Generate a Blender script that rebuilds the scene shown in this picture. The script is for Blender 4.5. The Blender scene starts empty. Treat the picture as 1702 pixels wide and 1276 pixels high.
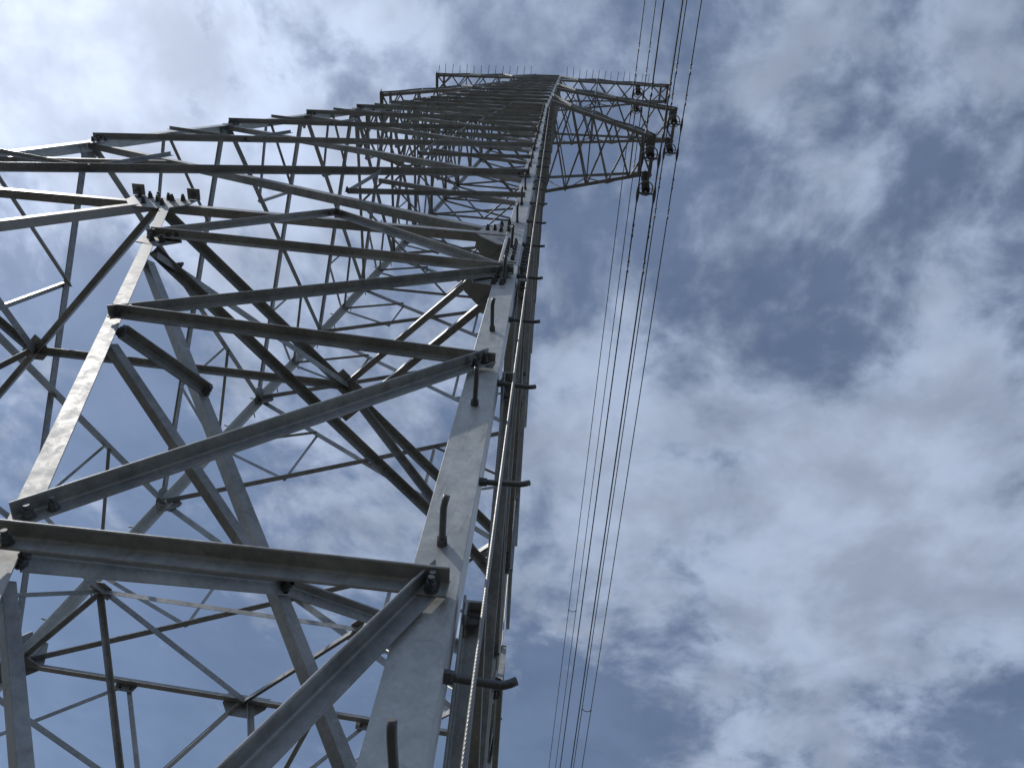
import bpy, bmesh, math, random
from mathutils import Vector, Matrix
random.seed(7)

# ------------------------------------------------------------------ camera
scene = bpy.context.scene
col = scene.collection
cam_d = bpy.data.cameras.new("camera")
cam = bpy.data.objects.new("camera", cam_d)
col.objects.link(cam)
CR = Vector((0.9887, -0.04919, 0.14164))
CU = Vector((-0.11005, -0.87962, 0.46277))
CF = Vector((-0.10183, 0.47312, 0.87509))
m = Matrix((CR, CU, -CF)).transposed().to_4x4()
m.translation = (4.072, -5.3315, 1.6)
cam.matrix_world = m
cam_d.sensor_width = 36
cam_d.lens = 1260.5 * 36 / 1702
cam_d.clip_start = 0.02
cam_d.clip_end = 20000
scene.camera = cam
scene.view_settings.view_transform = 'Standard'
scene.view_settings.look = 'None'
scene.view_settings.exposure = 0.0
scene.view_settings.gamma = 1.0
scene.view_settings.use_curve_mapping = False
scene.cycles.max_bounces = 5
scene.cycles.diffuse_bounces = 3
scene.cycles.glossy_bounces = 3

# ------------------------------------------------------------------ sun and sky
SUN = Vector((-0.65, -0.12, 0.75)).normalized()
sd = bpy.data.lights.new("sun", 'SUN')
sd.energy = 2.8
sd.angle = math.radians(0.53)
sd.color = (1.0, 0.95, 0.88)
so = bpy.data.objects.new("sun", sd)
so.rotation_euler = SUN.to_track_quat('Z', 'Y').to_euler()
so.location = SUN * 100
col.objects.link(so)

world = bpy.data.worlds.new("World")
scene.world = world
world.use_nodes = True
wn = world.node_tree
wn.nodes.clear()


class G:
    """tiny helper for building node graphs"""
    def __init__(s, tree): s.t = tree
    def n(s, typ, **kw):
        nd = s.t.nodes.new(typ)
        for k, v in kw.items(): setattr(nd, k, v)
        return nd
    def l(s, a, b): s.t.links.new(a, b)
    def put(s, sock, v):
        if hasattr(v, 'is_output') or isinstance(v, bpy.types.NodeSocket): s.l(v, sock)
        else: sock.default_value = v
    def math(s, op, a, b=None, c=None, clamp=False):
        nd = s.n('ShaderNodeMath', operation=op, use_clamp=clamp)
        for i, v in enumerate((a, b, c)):
            if v is not None: s.put(nd.inputs[i], v)
        return nd.outputs[0]
    def vmath(s, op, a, b=None, scale=None):
        nd = s.n('ShaderNodeVectorMath', operation=op)
        s.put(nd.inputs[0], a)
        if b is not None: s.put(nd.inputs[1], b)
        if scale is not None: s.put(nd.inputs['Scale'], scale)
        return nd
    def ramp(s, v, lo, hi, a=0.0, b=1.0, smooth=True):
        nd = s.n('ShaderNodeMapRange', interpolation_type='SMOOTHSTEP' if smooth else 'LINEAR')
        s.put(nd.inputs[0], v); nd.inputs[1].default_value = lo; nd.inputs[2].default_value = hi
        nd.inputs[3].default_value = a; nd.inputs[4].default_value = b
        return nd.outputs[0]
    def noise(s, vec, scale, detail=6, rough=0.55, dist=0.0, lac=2.0):
        nd = s.n('ShaderNodeTexNoise')
        s.l(vec, nd.inputs['Vector']); nd.inputs['Scale'].default_value = scale
        nd.inputs['Detail'].default_value = detail; nd.inputs['Roughness'].default_value = rough
        nd.inputs['Distortion'].default_value = dist; nd.inputs['Lacunarity'].default_value = lac
        return nd
    def mix(s, f, a, b, blend='MIX'):
        nd = s.n('ShaderNodeMix', data_type='RGBA', blend_type=blend)
        s.put(nd.inputs[0], f); s.put(nd.inputs[6], a); s.put(nd.inputs[7], b)
        return nd.outputs[2]


g = G(wn)
sky = g.n('ShaderNodeTexSky', sky_type='NISHITA')
sky.sun_disc = False
sky.sun_elevation = math.asin(SUN.z)
sky.sun_rotation = math.atan2(SUN.x, SUN.y)
sky.air_density = 1.0
sky.dust_density = 0.6
sky.ozone_density = 2.0
sky.altitude = 900
tc = g.n('ShaderNodeTexCoord')
dirv = tc.outputs['Generated']
sep = g.n('ShaderNodeSeparateXYZ'); g.l(dirv, sep.inputs[0])
zc = g.math('MAXIMUM', sep.outputs[2], 0.06)
cmb = g.n('ShaderNodeCombineXYZ')
g.l(g.math('DIVIDE', sep.outputs[0], zc), cmb.inputs[0])
g.l(g.math('DIVIDE', sep.outputs[1], zc), cmb.inputs[1])
P2 = cmb.outputs[0]                    # the cloud layer, a flat sheet overhead
warp = g.noise(P2, 2.6, 2, 0.5)
wv = g.vmath('SCALE', g.vmath('SUBTRACT', warp.outputs['Color'], (0.5, 0.5, 0.5)).outputs[0], scale=0.13).outputs[0]
PW = g.vmath('ADD', P2, wv).outputs[0]
big = g.noise(PW, 1.7, 3, 0.5).outputs[0]
med = g.noise(PW, 7.6, 5, 0.56).outputs[0]
fine = g.noise(PW, 21.0, 5, 0.6).outputs[0]
dens = g.math('ADD', g.math('MULTIPLY_ADD', big, 0.30, 0.045), g.math('ADD', g.math('MULTIPLY', med, 0.66), g.math('MULTIPLY', fine, 0.28)))
# where the layer is thick (+) and where it opens (-): x, y, radius, amount
for gx, gy, gr, ga in (
        (-0.754, 0.122, 0.275, 0.13), (-0.429, 0.054, 0.110, 0.05), (-0.298, 0.040, 0.092, 0.08), (-0.178, 0.066, 0.085, -0.07), (-0.022, 0.081, 0.056, 0.09), 
        (0.185, 0.091, 0.085, 0.15), (0.295, 0.039, 0.084, 0.05), (0.384, 0.034, 0.086, 0.13), (0.273, 0.112, 0.048, -0.03), (0.410, 0.157, 0.091, -0.02), 
        (0.165, 0.244, 0.061, 0.06), (0.288, 0.226, 0.067, 0.04), (-0.045, 0.230, 0.086, -0.07), (0.116, 0.321, 0.098, -0.06), (0.223, 0.424, 0.105, -0.12), 
        (0.371, 0.435, 0.077, -0.11), (0.467, 0.361, 0.072, 0.09), (0.050, 0.502, 0.121, 0.10), (-0.007, 0.658, 0.145, 0.17), (0.441, 0.572, 0.177, 0.20), 
        (0.180, 0.609, 0.108, -0.03), (0.335, 0.794, 0.282, 0.20), (0.591, 0.849, 0.218, 0.18), (0.788, 1.077, 0.134, -0.12), (-0.015, 1.369, 0.216, -0.26), 
        (0.143, 1.191, 0.152, -0.09), (0.377, 1.256, 0.209, 0.14), (-0.584, 0.601, 0.14, 0.12), (-0.410, 0.867, 0.173, 0.08), (-0.904, 1.427, 0.467, -0.27), 
        (-0.694, 0.529, 0.137, -0.20), (-0.72, 0.74, 0.16, -0.15), (-0.848, 0.454, 0.157, -0.12), (-0.908, 0.642, 0.083, 0.02), (-0.385, 1.275, 0.215, -0.05), (-0.552, 1.063, 0.126, 0.02), 
        (-0.426, 0.287, 0.139, 0.08), (-0.690, 0.266, 0.162, 0.08), (-0.257, 0.560, 0.121, 0.05)):
    dd = g.vmath('DISTANCE', P2, (gx, gy, 0)).outputs['Value']
    w = g.ramp(dd, 0.0, gr * 1.7, ga, 0.0)
    dens = g.math('ADD', dens, w)
cover = g.ramp(dens, 0.56, 0.81, 0.20, 0.97)
thick = g.ramp(dens, 0.62, 1.0)
shade = g.noise(g.vmath('ADD', PW, (3.1, 1.7, 0)).outputs[0], 6.5, 4, 0.56).outputs[0]
dot = g.vmath('DOT_PRODUCT', dirv, tuple(SUN)).outputs['Value']
fwd = g.math('POWER', g.math('MAXIMUM', dot, 0.0), 10.0)
lum = g.math('ADD', g.math('ADD', 3.85, g.math('MULTIPLY', fwd, 5.2)), g.math('MULTIPLY', thick, 0.55))
lum = g.math('MULTIPLY', lum, g.ramp(shade, 0.32, 0.68, 0.82, 1.17))
tint = g.mix(thick, (0.80, 0.975, 1.33, 1), (0.82, 0.97, 1.27, 1))
tint = g.mix(g.math('MINIMUM', fwd, 1.0), tint, (0.90, 1.0, 1.22, 1))
cl = g.vmath('SCALE', tint, scale=lum).outputs[0]
slate = g.vmath('MULTIPLY', sky.outputs[0], (1.0, 0.97, 0.93)).outputs[0]
cover = g.math('ADD', cover, g.math('MULTIPLY', fwd, 0.25), clamp=True)   # thin bright veil round the sun
mixed = g.mix(cover, slate, cl)
bg = g.n('ShaderNodeBackground')
g.l(mixed, bg.inputs[0])
bg.inputs[1].default_value = 0.105
wo = g.n('ShaderNodeOutputWorld')
g.l(bg.outputs[0], wo.inputs[0])


# ------------------------------------------------------------------ materials
def new_mat(name):
    mt = bpy.data.materials.new(name)
    mt.use_nodes = True
    nt = mt.node_tree
    b = nt.nodes['Principled BSDF']
    return mt, G(nt), b


def galvanised(name, c0, c1, rough, metal, spangle=1.0, stain=0.25, bump=0.16):
    mt, g, b = new_mat(name)
    geo = g.n('ShaderNodeNewGeometry')
    pos = geo.outputs['Position']
    oi = g.n('ShaderNodeObjectInfo')
    off = g.vmath('SCALE', (1, 1, 1), scale=g.math('MULTIPLY', oi.outputs['Random'], 40.0)).outputs[0]
    p = g.vmath('ADD', pos, off).outputs[0]
    big = g.noise(p, 3.0, 2, 0.6).outputs[0]
    mid = g.noise(p, 16.0, 4, 0.65, 0.6).outputs[0]
    vor = g.n('ShaderNodeTexVoronoi'); g.l(p, vor.inputs['Vector']); vor.inputs['Scale'].default_value = 75.0
    f = g.math('ADD', g.math('MULTIPLY', big, 0.5), g.math('MULTIPLY', mid, 0.5))
    f = g.ramp(f, 0.33, 0.68)
    f = g.math('ADD', f, g.math('MULTIPLY', g.math('SUBTRACT', vor.outputs['Color'], 0.5), 0.22 * spangle))
    f = g.math('ADD', g.math('MULTIPLY', f, 0.75), g.math('MULTIPLY', g.math('SUBTRACT', oi.outputs['Random'], 0.2), 0.5), clamp=True)
    base = g.mix(f, c0, c1)
    st = g.noise(p, 7.0, 4, 0.72, 1.0).outputs[0]
    base = g.mix(g.ramp(st, 0.57, 0.80, 0.0, stain), base, (0.12, 0.115, 0.105, 1))
    strk = g.noise(g.vmath('MULTIPLY', p, (9.0, 9.0, 0.8)).outputs[0], 3.0, 3, 0.6).outputs[0]
    base = g.mix(g.ramp(strk, 0.55, 0.75, 0.0, stain * 0.8), base, (0.16, 0.125, 0.09, 1))
    g.l(base, b.inputs['Base Color'])
    rg = g.ramp(mid, 0.3, 0.7, rough - 0.06, rough + 0.08)
    g.l(rg, b.inputs['Roughness'])
    b.inputs['Metallic'].default_value = metal
    bp = g.n('ShaderNodeBump'); bp.inputs['Strength'].default_value = bump; bp.inputs['Distance'].default_value = 0.004
    g.l(g.noise(p, 38.0, 2, 0.6).outputs[0], bp.inputs['Height'])
    g.l(bp.outputs[0], b.inputs['Normal'])
    return mt


M_LEG = galvanised('galvanised_leg', (0.35, 0.365, 0.36, 1), (0.58, 0.595, 0.585, 1), 0.44, 0.3, 1.8, 0.45)
M_BRACE = galvanised('galvanised_brace', (0.32, 0.33, 0.33, 1), (0.40, 0.41, 0.41, 1), 0.55, 0.12, 0.6, 0.30, 0.05)
M_BAR = galvanised('galvanised_bar', (0.18, 0.19, 0.194, 1), (0.38, 0.396, 0.40, 1), 0.44, 0.35, 1.5, 0.5)
M_PLATE = galvanised('galvanised_plate', (0.22, 0.23, 0.235, 1), (0.38, 0.39, 0.40, 1), 0.5, 0.4)
M_BOLT = galvanised('dull_bolt_steel', (0.07, 0.072, 0.076, 1), (0.14, 0.145, 0.15, 1), 0.5, 0.5, 0.4, 0.3)
M_ROPE = galvanised('stranded_steel', (0.17, 0.17, 0.168, 1), (0.28, 0.28, 0.275, 1), 0.46, 0.5, 0.2, 0.15)
M_WIRE = galvanised('weathered_aluminium', (0.06, 0.062, 0.066, 1), (0.11, 0.112, 0.118, 1), 0.5, 0.5, 0.2, 0.1)

mt, gg, b = new_mat('brown_glazed_porcelain')
gn = gg.n('ShaderNodeNewGeometry')
gg.l(gg.mix(gg.noise(gn.outputs['Position'], 6.0, 3).outputs[0], (0.012, 0.009, 0.008, 1), (0.03, 0.02, 0.017, 1)), b.inputs['Base Color'])
b.inputs['Roughness'].default_value = 0.25
M_PORC = mt

mt, gg, b = new_mat('dry_brown_soil')
gn = gg.n('ShaderNodeNewGeometry')
na = gg.noise(gn.outputs['Position'], 0.6, 8, 0.6).outputs[0]
nb = gg.noise(gn.outputs['Position'], 9.0, 6, 0.65).outputs[0]
c1 = gg.mix(gg.ramp(nb, 0.3, 0.7), (0.045, 0.036, 0.028, 1), (0.10, 0.082, 0.062, 1))
gg.l(gg.mix(gg.ramp(na, 0.5, 0.62), c1, (0.035, 0.045, 0.02, 1)), b.inputs['Base Color'])
b.inputs['Roughness'].default_value = 0.95
M_SOIL = mt

mt, gg, b = new_mat('grey_concrete')
gn = gg.n('ShaderNodeNewGeometry')
gg.l(gg.mix(gg.noise(gn.outputs['Position'], 5.0, 8, 0.7).outputs[0], (0.25, 0.245, 0.235, 1), (0.42, 0.41, 0.39, 1)), b.inputs['Base Color'])
b.inputs['Roughness'].default_value = 0.9
M_CONC = mt


# ------------------------------------------------------------------ mesh helpers
def link(name, verts, faces, mat, parent=None, loc=(0, 0, 0), smooth=False):
    me = bpy.data.meshes.new(name)
    me.from_pydata([tuple(v) for v in verts], [], faces)
    me.update()
    me.materials.append(mat)
    if smooth:
        me.polygons.foreach_set('use_smooth', [True] * len(me.polygons))
    o = bpy.data.objects.new(name, me)
    o.location = loc
    col.objects.link(o)
    if parent: o.parent = parent
    return o


def child(name, mesh, parent, mat4):
    o = bpy.data.objects.new(name, mesh)
    col.objects.link(o)
    o.parent = parent
    o.matrix_local = mat4
    return o


def tag(o, label, cat, group=None):
    o['label'] = label
    o['category'] = cat
    if group: o['group'] = group
    return o


def thing(name, label, cat, loc=(0, 0, 0), group=None):
    o = bpy.data.objects.new(name, None)
    o.location = loc
    o.empty_display_size = 0.3
    col.objects.link(o)
    return tag(o, label, cat, group)


def lsection(w, t, fine):
    """L profile in (a, b): heel at 0,0, one flange along +a, the other along +b"""
    if not fine:
        return [(0, 0), (w, 0), (w, t), (t, t), (t, w), (0, w)]
    r = t * 0.9
    pts = [(0.0, t * 0.15), (t * 0.15, 0.0), (w - t * 0.1, 0), (w, t * 0.12), (w, t * 0.55), (w - t * 0.35, t)]
    for i in range(4):                                    # the root fillet
        an = math.radians(90 * i / 3)
        pts.append((t + r - r * math.sin(an), t + r - r * math.cos(an)))
    pts += [(t, w - t * 0.35), (t * 0.55, w), (t * 0.12, w), (0, w - t * 0.1)]
    return pts


def extrude(name, sec, P, Q, A, B, mat, parent, base=Vector((0, 0, 0)), scale1=1.0):
    """sec (a,b) swept from P to Q with axes A and B"""
    mid = (P + Q) / 2
    vs = []
    for e, s in ((P, 1.0), (Q, scale1)):
        for a, b_ in sec: vs.append(e - mid + A * (a * s) + B * (b_ * s))
    n = len(sec)
    fs = []
    flip = A.cross(B).dot(Q - P) < 0
    for i in range(n):
        j = (i + 1) % n
        f = (i, j, n + j, n + i)
        fs.append(f[::-1] if flip else f)
    c0 = tuple(range(n))[::-1]; c1 = tuple(range(n, 2 * n))
    fs += [c0[::-1], c1[::-1]] if flip else [c0, c1]
    return link(name, vs, fs, mat, parent, mid - base)


NEAR = Vector((4.07, -5.33, 1.6))


def angle(name, P, Q, nrm, w, t, mode, parent, mat=None, off=0.0, inset=0.0, base=Vector((0, 0, 0))):
    """steel angle lying in the face whose outward normal is nrm.
    'in' : fixed behind the face, second flange turned inwards at its lower edge
    'out': fixed on the face, second flange turned outwards at its upper edge"""
    P, Q = Vector(P), Vector(Q)
    d = (Q - P).normalized()
    P, Q = P + d * inset, Q - d * inset
    n = (nrm - d * nrm.dot(d)).normalized()
    u = n.cross(d).normalized()
    if u.z < 0: u = -u
    if abs(u.z) < 0.05 and u.dot(Vector((0.3, 1, 0))) < 0: u = -u
    fine = ((P + Q) / 2 - NEAR).length < 13 or (P - NEAR).length < 7
    sec = lsection(w, t, fine)
    if mode == 'in':
        hp = -u * w / 2 - n * (off + 0.003)
        return extrude(name, sec, P + hp, Q + hp, u, -n, mat or M_BAR, parent, base)
    hp = u * w / 2 + n * (off + 0.003)
    return extrude(name, sec, P + hp, Q + hp, -u, n, mat or M_BAR, parent, base)


def hexring(r, z, rot=0.0):
    return [(r * math.cos(rot + i * math.pi / 3), r * math.sin(rot + i * math.pi / 3), z) for i in range(6)]


def make_bolt():
    vs, fs = [], []
    def prism(r, z0, z1, n=6):
        k = len(vs)
        for z in (z0, z1):
            for i in range(n): vs.append((r * math.cos(i * math.tau / n), r * math.sin(i * math.tau / n), z))
        for i in range(n):
            j = (i + 1) % n
            fs.append((k + i, k + j, k + n + j, k + n + i))
        fs.append(tuple(range(k + n, k + 2 * n)))
    prism(0.021, -0.001, 0.0035, 10)      # washer
    prism(0.0165, 0.0035, 0.020)          # nut
    prism(0.0145, 0.020, 0.031)           # lock nut
    prism(0.0098, 0.031, 0.046, 8)        # thread end
    me = bpy.data.meshes.new('bolt')
    me.from_pydata(vs, [], fs); me.update(); me.materials.append(M_BOLT)
    return me


BOLT = make_bolt()


def frame(loc, zdir, xhint=Vector((0, 0, 1))):
    z = Vector(zdir).normalized()
    x = xhint - z * xhint.dot(z)
    if x.length < 1e-3: x = Vector((1, 0, 0)) - z * z.x
    x.normalize()
    y = z.cross(x)
    mm = Matrix((x, y, z)).transposed().to_4x4()
    mm.translation = loc
    return mm


def bolt(parent, loc, zdir, s=1.0):
    """a nut on a bolt end, child of parent (a mesh whose own matrix is a pure offset)"""
    base = Vector((0, 0, 0))
    o = parent
    while o is not None:
        base += Vector(o.location); o = o.parent
    mm = frame(Vector(loc) - base, zdir, Vector((random.uniform(-1, 1), random.uniform(-1, 1), random.uniform(-1, 1))))
    return child('bolt', BOLT, parent, mm @ Matrix.Scale(s, 4))


def plate(name, pts, nrm, t, parent, off=0.0, mat=None):
    """flat plate with an outline of world points, thickness t centred on off along nrm"""
    mid = sum(pts, Vector()) / len(pts)
    n = len(pts)
    vs = [p - mid + nrm * (off + t / 2) for p in pts] + [p - mid + nrm * (off - t / 2) for p in pts]
    if (pts[1] - pts[0]).cross(pts[2] - pts[1]).dot(nrm) < 0:
        fs = [tuple(range(n))[::-1], tuple(range(n, 2 * n))] + [(i, (i + 1) % n, n + (i + 1) % n, n + i) for i in range(n)]
    else:
        fs = [tuple(range(n)), tuple(range(n, 2 * n))[::-1]] + [(i, n + i, n + (i + 1) % n, (i + 1) % n) for i in range(n)]
    return link(name, vs, fs, mat or M_PLATE, parent, mid)


def tube(name, pts, r, mat, parent=None, n=8, base=Vector((0, 0, 0)), radii=None, smooth=True):
    pts = [Vector(p) for p in pts]
    vs, fs = [], []
    o = pts[0]
    up = Vector((0.31, 0.52, 0.79))
    for i, p in enumerate(pts):
        d = (pts[min(i + 1, len(pts) - 1)] - pts[max(i - 1, 0)]).normalized()
        x = (up - d * up.dot(d)).normalized(); y = d.cross(x)
        rr = radii[i] if radii else r
        for k in range(n):
            a = math.tau * k / n
            vs.append(p - o + x * (rr * math.cos(a)) + y * (rr * math.sin(a)))
    for i in range(len(pts) - 1):
        for k in range(n):
            k2 = (k + 1) % n
            fs.append((i * n + k, i * n + k2, (i + 1) * n + k2, (i + 1) * n + k))
    fs.append(tuple(range(n))[::-1]); fs.append(tuple(range(len(vs) - n, len(vs))))
    return link(name, vs, fs, mat, parent, o - base, smooth)


# ------------------------------------------------------------------ ground
S = 6000.0
gv, gf = [], []
rings = [0, 6, 14, 30, 80, 250, 900, S]
for i, r in enumerate(rings):
    for k in range(48):
        a = math.tau * k / 48
        gv.append((r * math.cos(a), r * math.sin(a), (0.0 if r < 8 else random.uniform(-.06, .05) * min(r, 250) * .12)))
for i in range(len(rings) - 1):
    for k in range(48):
        k2 = (k + 1) % 48
        if i == 0: gf.append((0, 48 + k, 48 + k2)) if True else None
        else: gf.append((i * 48 + k, (i + 1) * 48 + k, (i + 1) * 48 + k2, i * 48 + k2))
gr = link('ground', gv, gf, M_SOIL)
gr['kind'] = 'structure'

# ------------------------------------------------------------------ the tower's shape
A0, KT, HB = 4.0327, -0.08446, 8.0          # half base, taper, belt height
ZK, AK = 26.0, 4.0327 - 0.08446 * 26.0      # the waist
ZT, AT = 45.6, 0.64                         # the top


def half(z):
    return A0 + KT * z if z <= ZK else AK + (AT - AK) * (z - ZK) / (ZT - ZK)


def br(z):
    """distance of a leg brace from the middle of its face"""
    return 3.93 - (3.91 / 8.2) * z


FACES = []
for i in range(4):
    an = i * math.pi / 2
    e = Vector((math.cos(an), math.sin(an), 0)); n = Vector((math.sin(an), -math.cos(an), 0))
    FACES.append((e, n))


def fp(i, s, z):
    """point on face i: s metres right of its middle, at height z"""
    e, n = FACES[i]
    return e * s + n * half(z) + Vector((0, 0, z))


def fnrm(i, z):
    n = FACES[i][1]
    k = KT if z < ZK else (AT - AK) / (ZT - ZK)
    return (n + Vector((0, 0, -k))).normalized()


tower = thing('lattice_tower', 'tall galvanised steel lattice pylon filling the left half, seen from its foot', 'pylon')
CORN = [(1, -1), (1, 1), (-1, 1), (-1, -1)]     # corner c joins face c (right end) and face c+1 (left end)


def corner(c, z, off=0.0):
    a = half(z) + off
    return Vector((CORN[c][0] * a, CORN[c][1] * a, z))


# legs: angles with the heel outwards
LEGS = []
for c in range(4):
    sx, sy = CORN[c]
    A, B = Vector((-sx, 0, 0)), Vector((0, -sy, 0))
    lower = extrude('leg', lsection(0.150, 0.014, True), corner(c, 0.05), corner(c, ZK), A, B, M_LEG, tower)
    upper = extrude('leg', lsection(0.115, 0.012, False), corner(c, ZK - 0.35, 0.0005), corner(c, ZT), A, B, M_LEG, tower, scale1=0.8)
    LEGS.append(lower)
    # splice plates with bolts where the leg sections meet
    for zs in (7.30, 14.9, 20.4):
        for ax, nr in ((A, Vector((0, sy, 0))), (B, Vector((sx, 0, 0)))):
            q = [corner(c, zs - .32) + ax * .018, corner(c, zs + .32) + ax * .018, corner(c, zs + .32) + ax * .14, corner(c, zs - .32) + ax * .14]
            pl = plate('splice_plate', q, nr, 0.010, tower, off=0.0062, mat=M_LEG)
            if c in (0, 1) and zs < 9:
                for kz in range(6):
                    for ka in (.048, .105):
                        bolt(pl, corner(c, zs - .26 + kz * .105) + ax * ka + nr * 0.0115, nr)
# concrete footings under the legs
for c in range(4):
    f0 = corner(c, 0)
    vs = []; fs = []
    for r, z in ((.5, -.4), (.5, .10), (.42, .16)):
        for k in range(24):
            a = math.tau * k / 24
            vs.append((r * math.cos(a), r * math.sin(a), z))
    for i in range(2):
        for k in range(24):
            fs.append((i * 24 + k, i * 24 + (k + 1) % 24, (i + 1) * 24 + (k + 1) % 24, (i + 1) * 24 + k))
    fs.append(tuple(range(48, 72)))
    link('footing', vs, fs, M_CONC, tower, f0)

# ---------------------------------------------------------------- panel under the belt
LN = (1.55, 3.20, 4.90, 6.60)                  # nodes on the leg
BN = (1.65, 3.27, 5.02, 6.68)                  # nodes on the brace
for i in range(4):
    nr = fnrm(i, 4)
    M = fp(i, 0, HB)
    big = i in (0, 1)
    for sgn in (-1, 1):
        L = [fp(i, sgn * (half(z) - .07), z) for z in LN]
        Bp = [fp(i, sgn * br(z), z) for z in BN]
        Lb = fp(i, sgn * (half(HB) - .05), HB)
        brc = angle('brace', fp(i, sgn * br(.35), .35), fp(i, sgn * .05, HB + .02), nr, 0.080, 0.009, 'in', tower, M_BRACE, 0.0)
        angle('belt_bar', fp(i, sgn * .06, HB), Lb, nr, 0.080 if i in (0, 3) else 0.10, 0.008, 'in', tower, M_BAR, 0.012)
        Q = fp(i, sgn * (half(HB) * .5), HB - .02)
        Bh = fp(i, sgn * br(3.12), 3.12)
        Bd = fp(i, sgn * (br(3.25) + .03), 3.25)
        members = [(L[1] - Vector((0, 0, .02)), Bh, .062), (L[2], Bp[2], .060), (L[3], Bp[3], .062), (Bp[0], L[1], .060), (Bd, L[2], .062), (Bp[2], L[3], .060),
                   (Q, Bp[3], .056), (Q, L[3], .060), (L[0], Bp[0], .060)]
        for k, (p, q, w) in enumerate(members):
            mode = 'out'
            d = (q - p).normalized()
            bar = angle('redundant_bar', p, q, nr, w, 0.008, mode, tower, M_BAR, 0.0125 if k % 2 else 0.0225, -0.045)
            if i == 0 and sgn == 1 or (i == 1 and sgn == -1):
                for e, dd in ((p, d), (q, -d)):
                    bolt(bar, e + dd * 0.0 + nr * (0.036) + Vector((0, 0, -.012)), nr, 1.0)
                    if k in (4, 5, 6, 7): bolt(bar, e + dd * 0.07 + nr * (0.036) + Vector((0, 0, -.010)), nr, 0.9)
        # plates on the brace and the leg
        ez = FACES[i][0] * sgn
        if True:
            c0 = Bp[3]
            pl = plate('gusset_plate', [c0 + ez * .14 + Vector((0, 0, .10)), c0 + ez * .22 + Vector((0, 0, -.02)), c0 + ez * .10 + Vector((0, 0, -.15)),
                                        c0 - ez * .10 + Vector((0, 0, -.10)), c0 - ez * .12 + Vector((0, 0, .08)), c0 + Vector((0, 0, .16))], nr, .009, tower, off=.0055)
            if i == 0 or i == 1:
                for dx, dz in ((-.06, .02), (.015, .04), (.0, -.05), (.10, .0), (.09, -.07), (.16, .02)):
                    bolt(pl, c0 + ez * dx + Vector((0, 0, dz)) + nr * .012, nr, 1.15)
            c0 = fp(i, sgn * (half(6.55) - .13), 6.55)
            pl = plate('gusset_plate', [c0 + ez * .07 + Vector((0, 0, .22)), c0 + ez * .07 + Vector((0, 0, -.20)), c0 - ez * .14 + Vector((0, 0, -.16)),
                                        c0 - ez * .20 + Vector((0, 0, .02)), c0 - ez * .12 + Vector((0, 0, .17))], nr, .009, tower, off=.0055)
            if i == 0 and sgn == 1:
                for kz in range(6):
                    for dx in (.0, .055):
                        bolt(pl, c0 + ez * dx + Vector((0, 0, -.16 + kz * .062)) + nr * .012, nr, 1.05)
            c0 = fp(i, sgn * (half(HB) - .16), HB)
            pl = plate('gusset_plate', [c0 + ez * .14 + Vector((0, 0, .42)), c0 + ez * .15 + Vector((0, 0, -.30)), c0 - ez * .02 + Vector((0, 0, -.28)),
                                        c0 - ez * .24 + Vector((0, 0, -.06)), c0 - ez * .24 + Vector((0, 0, .07)), c0 - ez * .06 + Vector((0, 0, .40))], nr, .010, tower, off=-.0215)
            if i in (0, 1):
                for dx, dz in ((-.16, .0), (-.10, .015), (-.04, -.01), (.02, .02), (-.06, .16), (.0, .22), (.05, .06)):
                    bolt(pl, c0 + ez * dx + Vector((0, 0, dz)) + nr * .008, nr, 1.1)
    # plate at the crown of the inverted V
    e = FACES[i][0]
    pl = plate('gusset_plate', [M + e * .30 + Vector((0, 0, .09)), M + e * .30 + Vector((0, 0, -.07)), M + e * .16 + Vector((0, 0, -.24)),
                                M - e * .16 + Vector((0, 0, -.24)), M - e * .30 + Vector((0, 0, -.07)), M - e * .30 + Vector((0, 0, .09))], nr, .010, tower, off=.0065)
    if i == 2:
        for dx in (-.2, -.1, 0, .1, .2): bolt(pl, M + e * dx + Vector((0, 0, -.02)) - nr * .0, -nr, 1.2)
        for sg in (-1, 1):
            Qp = M + e * (sg * half(HB) * .5)
            pq = plate('gusset_plate', [Qp + e * .17 + Vector((0, 0, .05)), Qp + e * .13 - Vector((0, 0, .14)), Qp - e * .13 - Vector((0, 0, .14)), Qp - e * .17 + Vector((0, 0, .05))], nr, .008, tower, off=.006)
            for dx, dz in ((-.1, -.02), (-.04, -.02), (.03, -.02), (.09, -.02), (-.08, -.09), (.07, -.09)): bolt(pq, Qp + e * dx + Vector((0, 0, dz)), -nr, 1.0)
    if i == 0:
        for dx, dz in ((-.22, .03), (-.13, .05), (-.05, .05), (.05, .05), (.10, .02), (.19, .05), (.0, -.05), (-.09, -.13), (.09, -.13)):
            bolt(pl, M + e * dx + Vector((0, 0, dz)) + nr * .012, nr, 1.25)
        for sg in (-1, 1):                       # upright cleats folded out of the plate
            b0 = M + e * (sg * .27) + Vector((0, 0, .10)) + nr * .012
            cl_ = plate('cleat', [b0 - e * .06, b0 + e * .06, b0 + e * .06 + nr * .10, b0 - e * .06 + nr * .10], Vector((0, 0, 1)), .008, tower)
            bolt(cl_, b0 + nr * .05 + Vector((0, 0, -.004)), Vector((0, 0, -1)))

# ---------------------------------------------------------------- diaphragm at the belt and hip bracing of each leg
UPZ = Vector((0, 0, 1))
DOWN = Vector((0, 0, -1))
MID = [fp(i, 0, HB) for i in range(4)]
IN = lambda i, d: -FACES[i][1] * d


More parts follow.
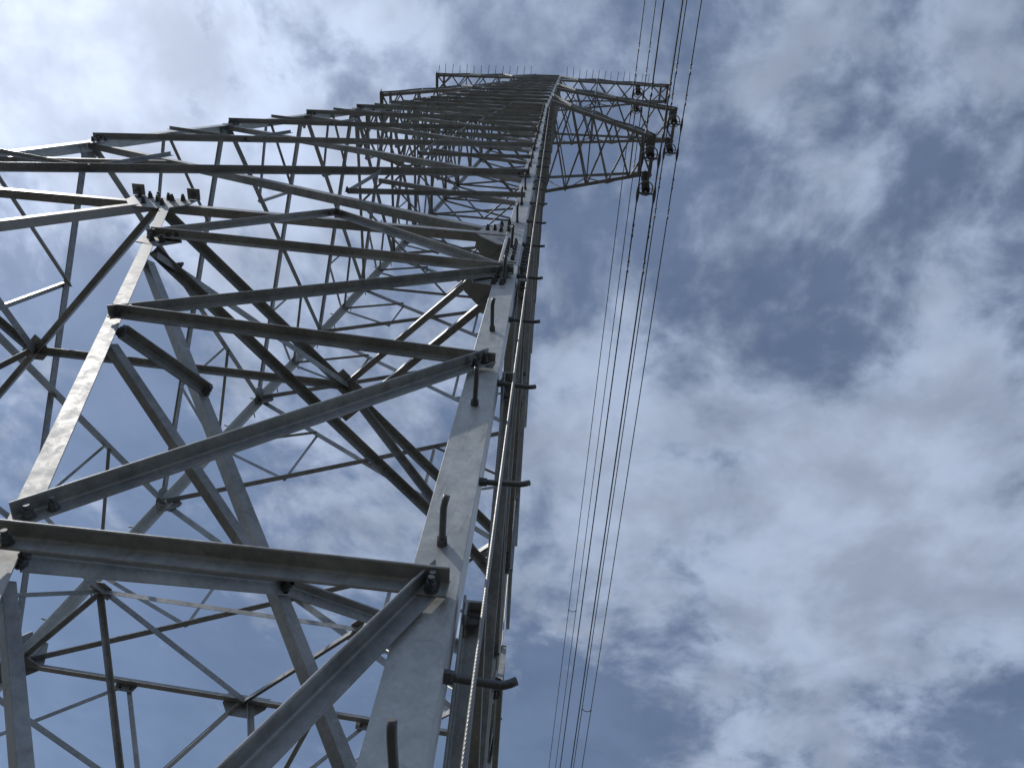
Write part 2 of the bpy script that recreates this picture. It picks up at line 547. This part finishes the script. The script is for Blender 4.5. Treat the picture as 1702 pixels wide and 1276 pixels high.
def flat(name, P, Q, w, parent=tower, mat=None, off=0.0, inset=0.0, t=.008):
    """an angle with one flange level, the other hanging or standing"""
    P, Q = Vector(P), Vector(Q)
    d = (Q - P).normalized()
    P, Q = P + d * inset, Q - d * inset
    side = d.cross(UPZ).normalized()
    u = side.cross(d).normalized()
    fine = ((P + Q) / 2 - NEAR).length < 13
    hp = -side * w / 2 + u * off
    return extrude(name, lsection(w, t, fine), P + hp, Q + hp, side, -u if off <= 0 else u, mat or M_BAR, parent)


NODE = []
for c in range(4):
    i, j = c, (c + 1) % 4                 # face with this corner on its right, face with it on its left
    N = (MID[i] + MID[j]) / 2
    NODE.append(N)
    flat('diaphragm_bar', MID[i] + IN(i, .03), MID[j] + IN(j, .03), .076, off=-.012)
    flat('diaphragm_bar', corner(c, HB), N, .066, off=-.03, inset=.06)
    Bi = lambda z: fp(i, br(z), z) + IN(i, .05)
    Bj = lambda z: fp(j, -br(z), z) + IN(j, .05)
    h1 = flat('hip_bar', Bi(6.62), Bj(6.62), .066, off=-.004)
    hm = (Bi(6.62) + Bj(6.62)) / 2
    flat('hip_bar', corner(c, 6.6), hm, .062, off=-.02, inset=.07)
    s1 = flat('hip_bar', N, Bi(6.55), .062, off=-.02)
    s2 = flat('hip_bar', N, Bj(6.55), .062, off=-.02)
    # long spine across the leg's hip, and its struts
    P, Q = Bi(6.30), Bj(2.86)
    sp_ = angle('spine_bar', P, Q, (FACES[i][1] + FACES[j][1]).normalized(), .062, .007, 'in', tower, M_BAR)
    x1 = P + (Q - P) * .345
    x2 = P + (Q - P) * .668
    nn = (FACES[i][1] + FACES[j][1]).normalized()
    a1 = angle('hip_bar', Bi(4.92), x1, nn, .060, .007, 'out', tower, off=.006)
    a2 = angle('hip_bar', Bi(3.12), x2, nn, .064, .007, 'out', tower, off=.006)
    angle('hip_bar', Bi(4.82), x2, nn, .052, .006, 'in', tower, off=.008)
    a3 = angle('hip_bar', x2, Bj(4.92), nn, .060, .007, 'out', tower, off=.006)
    P2_, Q2_ = Bi(3.05), Bj(1.33)
    angle('spine_bar', P2_, Q2_, nn, .040, .006, 'in', tower, M_BAR)
    if c == 0:
        for br_, p in ((a1, Bi(4.92)), (a1, x1), (a2, Bi(3.12)), (a2, x2), (a3, x2)):
            bolt(br_, p + nn * .016, nn, 1.3)
        bolt(s1, Bi(6.55) + (N - Bi(6.55)).normalized() * .22 + UPZ * .01, UPZ, 1.3)
    # plate where the diaphragm bars meet
    e1 = (MID[j] - MID[i]).normalized(); e2 = Vector((-e1.y, e1.x, 0))
    plate('gusset_plate', [N + e1 * .14 + e2 * .05, N + e1 * .06 + e2 * .13, N - e1 * .06 + e2 * .13, N - e1 * .14 + e2 * .05, N - e1 * .14 - e2 * .09, N + e1 * .14 - e2 * .09], UPZ, .008, tower, off=-.018)
    plate('gusset_plate', [corner(c, HB) + Vector((-CORN[c][0] * a, -CORN[c][1] * b_, 0)) for a, b_ in ((.02, .02), (.40, .02), (.42, .14), (.14, .42), (.02, .40))], UPZ, .008, tower, off=-.05)
    plate('gusset_plate', [corner(c, 6.6) + Vector((-CORN[c][0] * a, -CORN[c][1] * b_, 0)) for a, b_ in ((.02, .02), (.34, .02), (.36, .12), (.12, .36), (.02, .34))], UPZ, .008, tower, off=-.04)
flat('diaphragm_bar', NODE[3], NODE[0], .066, off=-.03, inset=.03)
flat('diaphragm_bar', NODE[1], NODE[2], .066, off=-.03, inset=.03)

# ---------------------------------------------------------------- crossed panels up to the waist
ZL = [8.0, 11.39, 14.71, 17.65, 20.25, 22.5, 24.4, 26.0]
for p in range(len(ZL) - 1):
    z0, z1 = ZL[p], ZL[p + 1]
    zm = (z0 + z1) / 2
    w0 = .086 - .002 * p
    for i in range(4):
        nr = fnrm(i, zm)
        w = w0 * (1.2 if i in (2, 3) else 1.0)
        PR0, PL0 = fp(i, half(z0) - .05, z0 + .03), fp(i, -half(z0) + .05, z0 + .03)
        PR1, PL1 = fp(i, half(z1) - .05, z1 - .03), fp(i, -half(z1) + .05, z1 - .03)
        angle('diagonal_bar', PR0, PL1, nr, w, .009, 'in', tower, M_BAR, .012)
        angle('diagonal_bar', PL0, PR1, nr, w, .009, 'out', tower, M_BAR, .012)
        # redundants from the middle of the leg to both diagonals
        for sg, lo, hi in ((1, (PR0, PL1), (PL0, PR1)), (-1, (PL0, PR1), (PR0, PL1))):
            Lm = fp(i, sg * (half(zm) - .05), zm)
            t1 = lo[0] + (lo[1] - lo[0]) * .30
            t2 = hi[1] + (hi[0] - hi[1]) * .27
            ww = (.052 - .001 * p) * (1.15 if i in (2, 3) else 1.0)
            angle('redundant_bar' if p < 3 else 'lacing_bar', Lm, t1, nr, ww, .006, 'out', tower, M_BAR, .024)
            angle('redundant_bar' if p < 3 else 'lacing_bar', Lm, t2, nr, ww, .006, 'in', tower, M_BAR, .024)
            bb = angle('redundant_bar' if p < 3 else 'lacing_bar', t1, t2, nr, ww * .9, .006, 'out', tower, M_BAR, .033)
            if i == 0 and p < 2: bolt(bb, t1 + nr * .045, nr, 1.1)
        # plates on the legs
        for sg in (-1, 1):
            e = FACES[i][0] * sg
            c0 = fp(i, sg * (half(z1) - .14), z1)
            s = 1.0 - .06 * p
            q = [c0 + e * .12 * s + Vector((0, 0, .20 * s)), c0 + e * .13 * s + Vector((0, 0, -.22 * s)), c0 - e * .02 * s + Vector((0, 0, -.20 * s)),
                 c0 - e * .17 * s + Vector((0, 0, -.05 * s)), c0 - e * .17 * s + Vector((0, 0, .05 * s)), c0 + Vector((0, 0, .18 * s))]
            pl = plate('gusset_plate', q, nr, .009, tower, off=-.0215 if p % 2 else .0065)
            if p < 4 and i in (0, 3):
                for dx, dz in ((-.10, .02), (-.05, -.06), (.0, .08), (.05, -.04), (.05, .07)):
                    bolt(pl, c0 + e * dx * s + Vector((0, 0, dz * s)) + nr * .012, nr, 1.2)
        # crossing bolt
        X = (PR0 + PL1) / 2
        if i == 0 and p < 4:
            pass
    if p >= 3:                 # belts and their plan bracing
        for i in range(4):
            angle('belt_bar', fp(i, half(z1) - .04, z1), fp(i, -half(z1) + .04, z1), fnrm(i, z1), .075, .007, 'in', tower, M_BAR, .03)
        for i in range(4):
            flat('diaphragm_bar', fp(i, 0, z1) + IN(i, .05), fp((i + 1) % 4, 0, z1) + IN((i + 1) % 4, .05), .055, off=-.012, t=.006)

# ---------------------------------------------------------------- slim body above the waist
ZU = [26.0, 27.7, 29.4, 31.2, 33.0, 34.7, 36.4, 38.2, 40.0, 41.6, 43.2, 44.5, 45.6]
for p in range(len(ZU) - 1):
    z0, z1 = ZU[p], ZU[p + 1]
    for i in range(4):
        nr = fnrm(i, z1)
        a0_, a1_ = half(z0) - .03, half(z1) - .03
        angle('diagonal_bar', fp(i, a0_, z0), fp(i, -a1_, z1), nr, .072, .006, 'in', tower, M_BAR, .012)
        angle('diagonal_bar', fp(i, -a0_, z0), fp(i, a1_, z1), nr, .072, .006, 'out', tower, M_BAR, .012)
        angle('belt_bar', fp(i, a1_, z1), fp(i, -a1_, z1), nr, .068, .006, 'in', tower, M_BAR, .024)

# ---------------------------------------------------------------- cross arms
def make_arm(sgn, zr, zu, L, zt, hw, nb, wch, label, spikes=False):
    """arm with level lower chords, upper chords sloping down, a blunt tip hw to either side"""
    xt = sgn * L
    end = plate('cross_arm', [Vector((xt, -hw - .18, zt + .04)), Vector((xt, hw + .18, zt + .04)), Vector((xt, hw + .06, zt - .22)), Vector((xt, -hw - .06, zt - .22))],
                Vector((sgn, 0, 0)), .02, tower)
    end['label'] = label
    base = end.location.copy()
    lowA = [Vector((sgn * half(zr), sy * half(zr), zr)) for sy in (-1, 1)]
    upA = [Vector((sgn * half(zu), sy * half(zu), zu)) for sy in (-1, 1)]
    tip = [Vector((xt, sy * hw, zt)) for sy in (-1, 1)]
    tup = [Vector((xt, sy * hw, zt + .14)) for sy in (-1, 1)]

    def bar(name, P, Q, w, nr=None, mode='in', off=0.0):
        return angle(name, P, Q, nr or Vector((0, 0, -1)), w, .007, mode, end, M_BAR, off, base=base)
    for k, sy in enumerate((-1, 1)):
        nr = Vector((0, sy, 0))
        bar('chord', lowA[k], tip[k], wch, nr, 'in')
        bar('chord', upA[k], tup[k], wch * .85, nr, 'in')
        for q in range(nb):                        # side lacing
            t0, t1 = q / nb, (q + 1) / nb
            a_, b_ = lowA[k].lerp(tip[k], t0 if q % 2 else t1), upA[k].lerp(tup[k], t1 if q % 2 else t0)
            bar('lacing_bar', a_, b_, .058, nr, 'out', .01)
            bar('lacing_bar', lowA[k].lerp(tip[k], t1), upA[k].lerp(tup[k], t1), .042, nr, 'in', .012)
    for q in range(nb):                            # lower plan bracing, crossed
        t0, t1 = q / nb, (q + 1) / nb
        p0, p1 = lowA[0].lerp(tip[0], t0), lowA[1].lerp(tip[1], t1)
        q0, q1 = lowA[1].lerp(tip[1], t0), lowA[0].lerp(tip[0], t1)
        bar('lacing_bar', p0, p1, .062, DOWN, 'in', .0)
        bar('lacing_bar', q0, q1, .062, DOWN, 'in', -.016)
        if q % 2 == 1: bar('lacing_bar', lowA[0].lerp(tip[0], t1), lowA[1].lerp(tip[1], t1), .048, DOWN, 'in', .02)
        u0, u1 = upA[0].lerp(tup[0], t0), upA[1].lerp(tup[1], t1)
        bar('lacing_bar', u0, u1, .046, UPZ, 'out', .0)
    for k, sy in enumerate((-1, 1)):
        pl = plate('gusset_plate', [tip[k] + Vector((-sgn * .42, 0, .05)), tip[k] + Vector((sgn * .06, 0, .17)), tip[k] + Vector((sgn * .06, 0, -.10)), tip[k] + Vector((-sgn * .42, 0, -.08))],
                   Vector((0, sy, 0)), .014, None, off=.01)
        pl.location -= base; pl.parent = end
    for dx in (.05, .42):                          # beams across the blunt tip
        bar('tip_beam', Vector((xt - sgn * dx, -hw - .1, zt - .06)), Vector((xt - sgn * dx, hw + .1, zt - .06)), .12, DOWN, 'in', -.03)
    if spikes:
        for k in range(14):
            p = upA[0].lerp(tup[0], .06 + .93 * k / 13 * (.8 if sgn > 0 else 1))
            tube('bird_spike', [p, p + Vector((random.uniform(-.05, .05), random.uniform(-.50, -.42), .25))], .015, M_BOLT, end, 5, base)
    return end


for sgn, sn in ((1, 'right'), (-1, 'left')):
    make_arm(sgn, 29.4, 31.2, 5.38, 29.4, .66, 5, .122, 'lowest %s-hand cross arm' % sn)
    make_arm(sgn, *((36.4, 38.2, 6.45, 36.4) if sgn > 0 else (34.7, 36.4, 6.05, 34.7)),   .66, 6, .122, 'middle %s-hand cross arm' % sn)
    make_arm(sgn, 43.2, 45.6, *((6.55, 47.0) if sgn > 0 else (6.0, 44.8)), .42, 6, .100, 'top %s-hand cross arm with bird spikes' % sn, True)

# ---------------------------------------------------------------- step bolts up two legs
def step_mesh(L):
    pts = [Vector((0, 0, 0)), Vector((0, 0, L * .80)), Vector((0, .003, L * .85)), Vector((0, .009, L * .92)), Vector((0, .019, L))]
    vs, fs = [], []
    n = 10
    for q, p in enumerate(pts):
        d = (pts[min(q + 1, 4)] - pts[max(q - 1, 0)]).normalized()
        x = Vector((1, 0, 0)); y = d.cross(x)
        for k in range(n):
            a = math.tau * k / n
            vs.append(p + x * (  .0112 * math.cos(a)) + y * (  .0112 * math.sin(a)))
    for q in range(len(pts) - 1):
        for k in range(n): fs.append((q * n + k, q * n + (k + 1) % n, (q + 1) * n + (k + 1) % n, (q + 1) * n + k))
    fs.append(tuple(range(len(vs) - n, len(vs))))
    for r, z0, z1 in ((.0185, .0, .016), (.0175, .017, .028)):
        k0 = len(vs)
        for z in (z0, z1):
            vs += [Vector(v) for v in hexring(r, z)]
        for k in range(6): fs.append((k0 + k, k0 + (k + 1) % 6, k0 + 6 + (k + 1) % 6, k0 + 6 + k))
        fs.append(tuple(range(k0 + 6, k0 + 12))); fs.append(tuple(range(k0, k0 + 6))[::-1])
    me = bpy.data.meshes.new('step_bolt')
    me.from_pydata([tuple(v) for v in vs], [], fs); me.update(); me.materials.append(M_BOLT)
    me.polygons.foreach_set('use_smooth', [len(f.vertices) == 4 and f.index < 40 for f in me.polygons])
    return me


STEP = step_mesh(0.185)
for c in (0, 2):
    sx, sy = CORN[c]
    zs1 = [1.70, 2.575, 3.43] + [4.467 + .985 * q for q in range(22)]
    zs4 = [1.90, 2.925, 3.885, 4.81] + [5.774 + .985 * q for q in range(21)]
    for z, k in [(q, 0) for q in zs1] + [(q, 1) for q in zs4]:
        a = half(z)
        off = Vector(LEGS[c].location)
        if k % 2:   # on the flange lying in the x face, pointing out sideways
            loc = Vector((sx * a, sy * (a - .035), z)); zd = Vector((sx, 0, 0))
            mm = frame(loc - off, zd, Vector((0, 1, 0)))
        else:
            loc = Vector((sx * (a - (.058 if z < 3 else .078)), sy * a, z)); zd = Vector((0, sy, 0))
            mm = frame(loc - off, zd, Vector((1, 0, 0)) if c == 0 else Vector((-1, 0, 0)))
        # hook tip turns upwards (local +y)
        zl = zd; yl = Vector((0, 0, 1)); xl = yl.cross(zl)
        mm = Matrix((xl, yl, zl)).transposed().to_4x4(); mm.translation = loc - off
        child('step_bolt', STEP, LEGS[c], mm @ Matrix.Rotation(random.uniform(-.06, .06), 4, 'X') @ Matrix.Rotation(random.uniform(-.05, .05), 4, 'Y') @ Matrix.Rotation(random.uniform(-.3, .3), 4, 'Z'))

# ---------------------------------------------------------------- steel safety rope up the near leg
def rope_pt(z):
    a = half(z)
    return Vector((a + .082, -a - .03, z))


vs, fs = [], []
NR, ZA, ZB = 18, 0.9, 9.0
zz = ZA
ring = 0
R0 = rope_pt(ZA)
axis = (rope_pt(ZB) - rope_pt(ZA)).normalized()
xa = Vector((1, 0, 0)) - axis * axis.x; xa.normalize(); ya = axis.cross(xa)
steps = []
while zz < ZB:
    steps.append(zz); zz += .0055
steps += [ZB + (ZK - ZB) * q / 40 for q in range(41)]
for q, zq in enumerate(steps):
    tw = (zq - ZA) / .075 * math.tau
    p = rope_pt(zq) - R0
    for k in range(NR):
        a = math.tau * k / NR
        r = .0050 + .0016 * abs(math.cos(3 * a)) if zq < ZB else .0056
        an = a + (tw if zq < ZB else 0)
        vs.append(p + xa * (r * math.cos(an)) + ya * (r * math.sin(an)))
for q in range(len(steps) - 1):
    for k in range(NR):
        k2 = (k + 1) % NR
        fs.append((q * NR + k, q * NR + k2, (q + 1) * NR + k2, (q + 1) * NR + k))
rope = thing('safety_rope', 'bright twisted steel safety rope running straight up beside the near right leg', 'steel rope', R0)
link('strand', vs, fs, M_ROPE, rope, (0, 0, 0), True)
tube('strand', [rope_pt(ZK), Vector((half(ZT) + .06, -half(ZT) - .03, ZT))], .0066, M_ROPE, rope, 8, R0)
for zc_ in (11.0, 17.2, 21.4, 26.0, 33.0):
    a = half(zc_)
    tube('guide_bracket', [Vector((a - .02, -a + .03, zc_)), Vector((a + .03, -a - .02, zc_)), Vector((a + .10, -a - .03, zc_)), Vector((a + .16, -a + .02, zc_))], .009, M_BOLT, rope, 6, R0)

# ---------------------------------------------------------------- insulator strings, conductors
WD = Vector((-.008, 1, 0)).normalized()       # direction of the line
def lathe(name, prof, mat, parent, n=16, smooth=True):
    vs, fs = [], []
    for r, z in prof:
        for k in range(n): vs.append((r * math.cos(math.tau * k / n), r * math.sin(math.tau * k / n), z))
    for q in range(len(prof) - 1):
        for k in range(n): fs.append((q * n + k, (q + 1) * n + k, (q + 1) * n + (k + 1) % n, q * n + (k + 1) % n))
    return link(name, vs, fs, mat, parent, (0, 0, 0), smooth)


PHASES = {'lowest': (5.16, 29.2, 2.45), 'middle': (6.22, 36.2, 2.45), 'top': (4.86, 45.9, 2.6)}
CLAMPZ = {}
for ph, (x, z, Ls) in PHASES.items():
    for sy in (-1, 1):
        y = sy * (.55 if ph != 'top' else .40)
        t = thing('insulator_string', 'dark %s insulator string hanging from the %s right-hand cross arm' % ('near' if sy < 0 else 'far', ph), 'insulator', (x, y, z), 'insulator strings on the right-hand arms')
        tube('hanger_link', [Vector((0, 0, .22)), Vector((0, 0, -.30))], .03, M_BOLT, t, 8)
        prof = []
        nd = 17
        for q in range(nd):
            zz = -.30 - q * Ls / nd
            prof += [(.05, zz), (.055, zz - .03), (.135, zz - .085), (.135, zz - .10), (.045, zz - .105)]
        lathe('shed_column', prof, M_PORC, t)
        zb = -.30 - Ls
        tube('lower_link', [Vector((0, 0, zb)), Vector((0, 0, zb - .35))], .03, M_BOLT, t, 8)
        for rr, zq in ((.23, zb + .35),):
            pts = [Vector((rr * math.cos(math.tau * k / 24), rr * math.sin(math.tau * k / 24), zq)) for k in range(25)]
            tube('grading_ring', pts, .022, M_PLATE, t, 8)
        tube('ring_arm', [Vector((-.26, 0, zb + .35)), Vector((0, 0, zb + .28)), Vector((.26, 0, zb + .35))], .016, M_PLATE, t, 6)
        tube('yoke_bar', [Vector((-.27, 0, zb - .36)), Vector((-.14, 0, zb - .33)), Vector((.14, 0, zb - .33)), Vector((.27, 0, zb - .36))], .032, M_BOLT, t, 8)
        for sx in (-1, 1):
            tube('suspension_clamp', [Vector((sx * .26, -.26, zb - .50)), Vector((sx * .26, -.12, zb - .45)), Vector((sx * .26, 0, zb - .43)), Vector((sx * .26, .12, zb - .45)), Vector((sx * .26, .26, zb - .50))],
                 .05, M_BOLT, t, 8, radii=[.028, .05, .06, .05, .028])
        CLAMPZ[ph] = z + zb - .47


def catenary(x, z0, y):
    s = abs(y)
    return Vector((x + WD.x * y, y, z0 - .022 * s + .022 * s * s / 420))


ORD = {'lowest': 'lowest', 'middle': 'outermost middle', 'top': 'topmost inner'}
for ph, (x, z, Ls) in PHASES.items():
    for sx in (-1, 1):
        lab = '%s conductor of the twin line under the %s right-hand cross arm' % ('left-hand' if sx < 0 else 'right-hand', ph)
        xx = x + sx * .26
        ys = [-190, -150, -110, -80, -55, -35, -20, -10, -4, -.6, 0, .6, 4, 10, 20, 35, 55, 80, 110, 150, 190]
        w = thing('conductor_wire', lab, 'power line', (xx, 0, CLAMPZ[ph]), 'overhead conductors right of the pylon')
        tube('cable', [catenary(xx, CLAMPZ[ph], y) for y in ys],   .023, M_WIRE, w, 8, Vector((xx, 0, CLAMPZ[ph])))
        for dy in (-1.5, -2.6, 1.7, 2.9):
            c0 = catenary(xx, CLAMPZ[ph], dy) - Vector((xx, 0, CLAMPZ[ph]))
            tube('vibration_damper', [c0 + Vector((0, -.22, -.10)), c0 + Vector((0, -.13, -.10)), c0 + Vector((0, -.12, -.085)), c0 + Vector((0, 0, -.05)), c0 + Vector((0, .12, -.085)), c0 + Vector((0, .13, -.10)), c0 + Vector((0, .22, -.10))],
                 .03, M_BOLT, w, 6, radii=[.036, .036, .012, .03, .012, .036, .036])
for (x, z, nm) in ((6.55, 46.7, 'right-hand'),):
    w = thing('earth_wire', 'thin earth wire strung from the tip of the top right-hand cross arm', 'power line', (x, 0, z))
    tube('cable', [catenary(x, z, y) for y in (-190, -150, -110, -80, -55, -35, -20, -10, -4, 0, 4, 10, 20, 35, 55, 80, 110, 150, 190)], .0075, M_WIRE, w, 6, Vector((x, 0, z)))
    tube('hanger_link', [Vector((0, 0, .02)), Vector((0, 0, .5))], .02, M_BOLT, w, 6)

# spacers between twin conductors
for ph, y, lab in (('top', 34.0, 'curved spacer joining the leftmost twin conductors low in the picture'), ('middle', 32.3, 'curved spacer joining the rightmost twin conductors near the bottom edge')):
    x = PHASES[ph][0]
    a = catenary(x - .26, CLAMPZ[ph], y); b_ = catenary(x + .26, CLAMPZ[ph], y)
    base = (a + b_) / 2
    t = thing('line_spacer', lab, 'spacer', base, 'spacers between twin conductors')
    pts = [a.lerp(b_, q / 10) + Vector((0, 0, -.13 * math.sin(math.pi * q / 10))) for q in range(11)]
    tube('bow', pts, .022, M_BOLT, t, 6, base)
    for e in (a, b_):
        tube('clamp', [e + Vector((0, -.09, 0)), e + Vector((0, .09, 0))], .035, M_BOLT, t, 8, base)
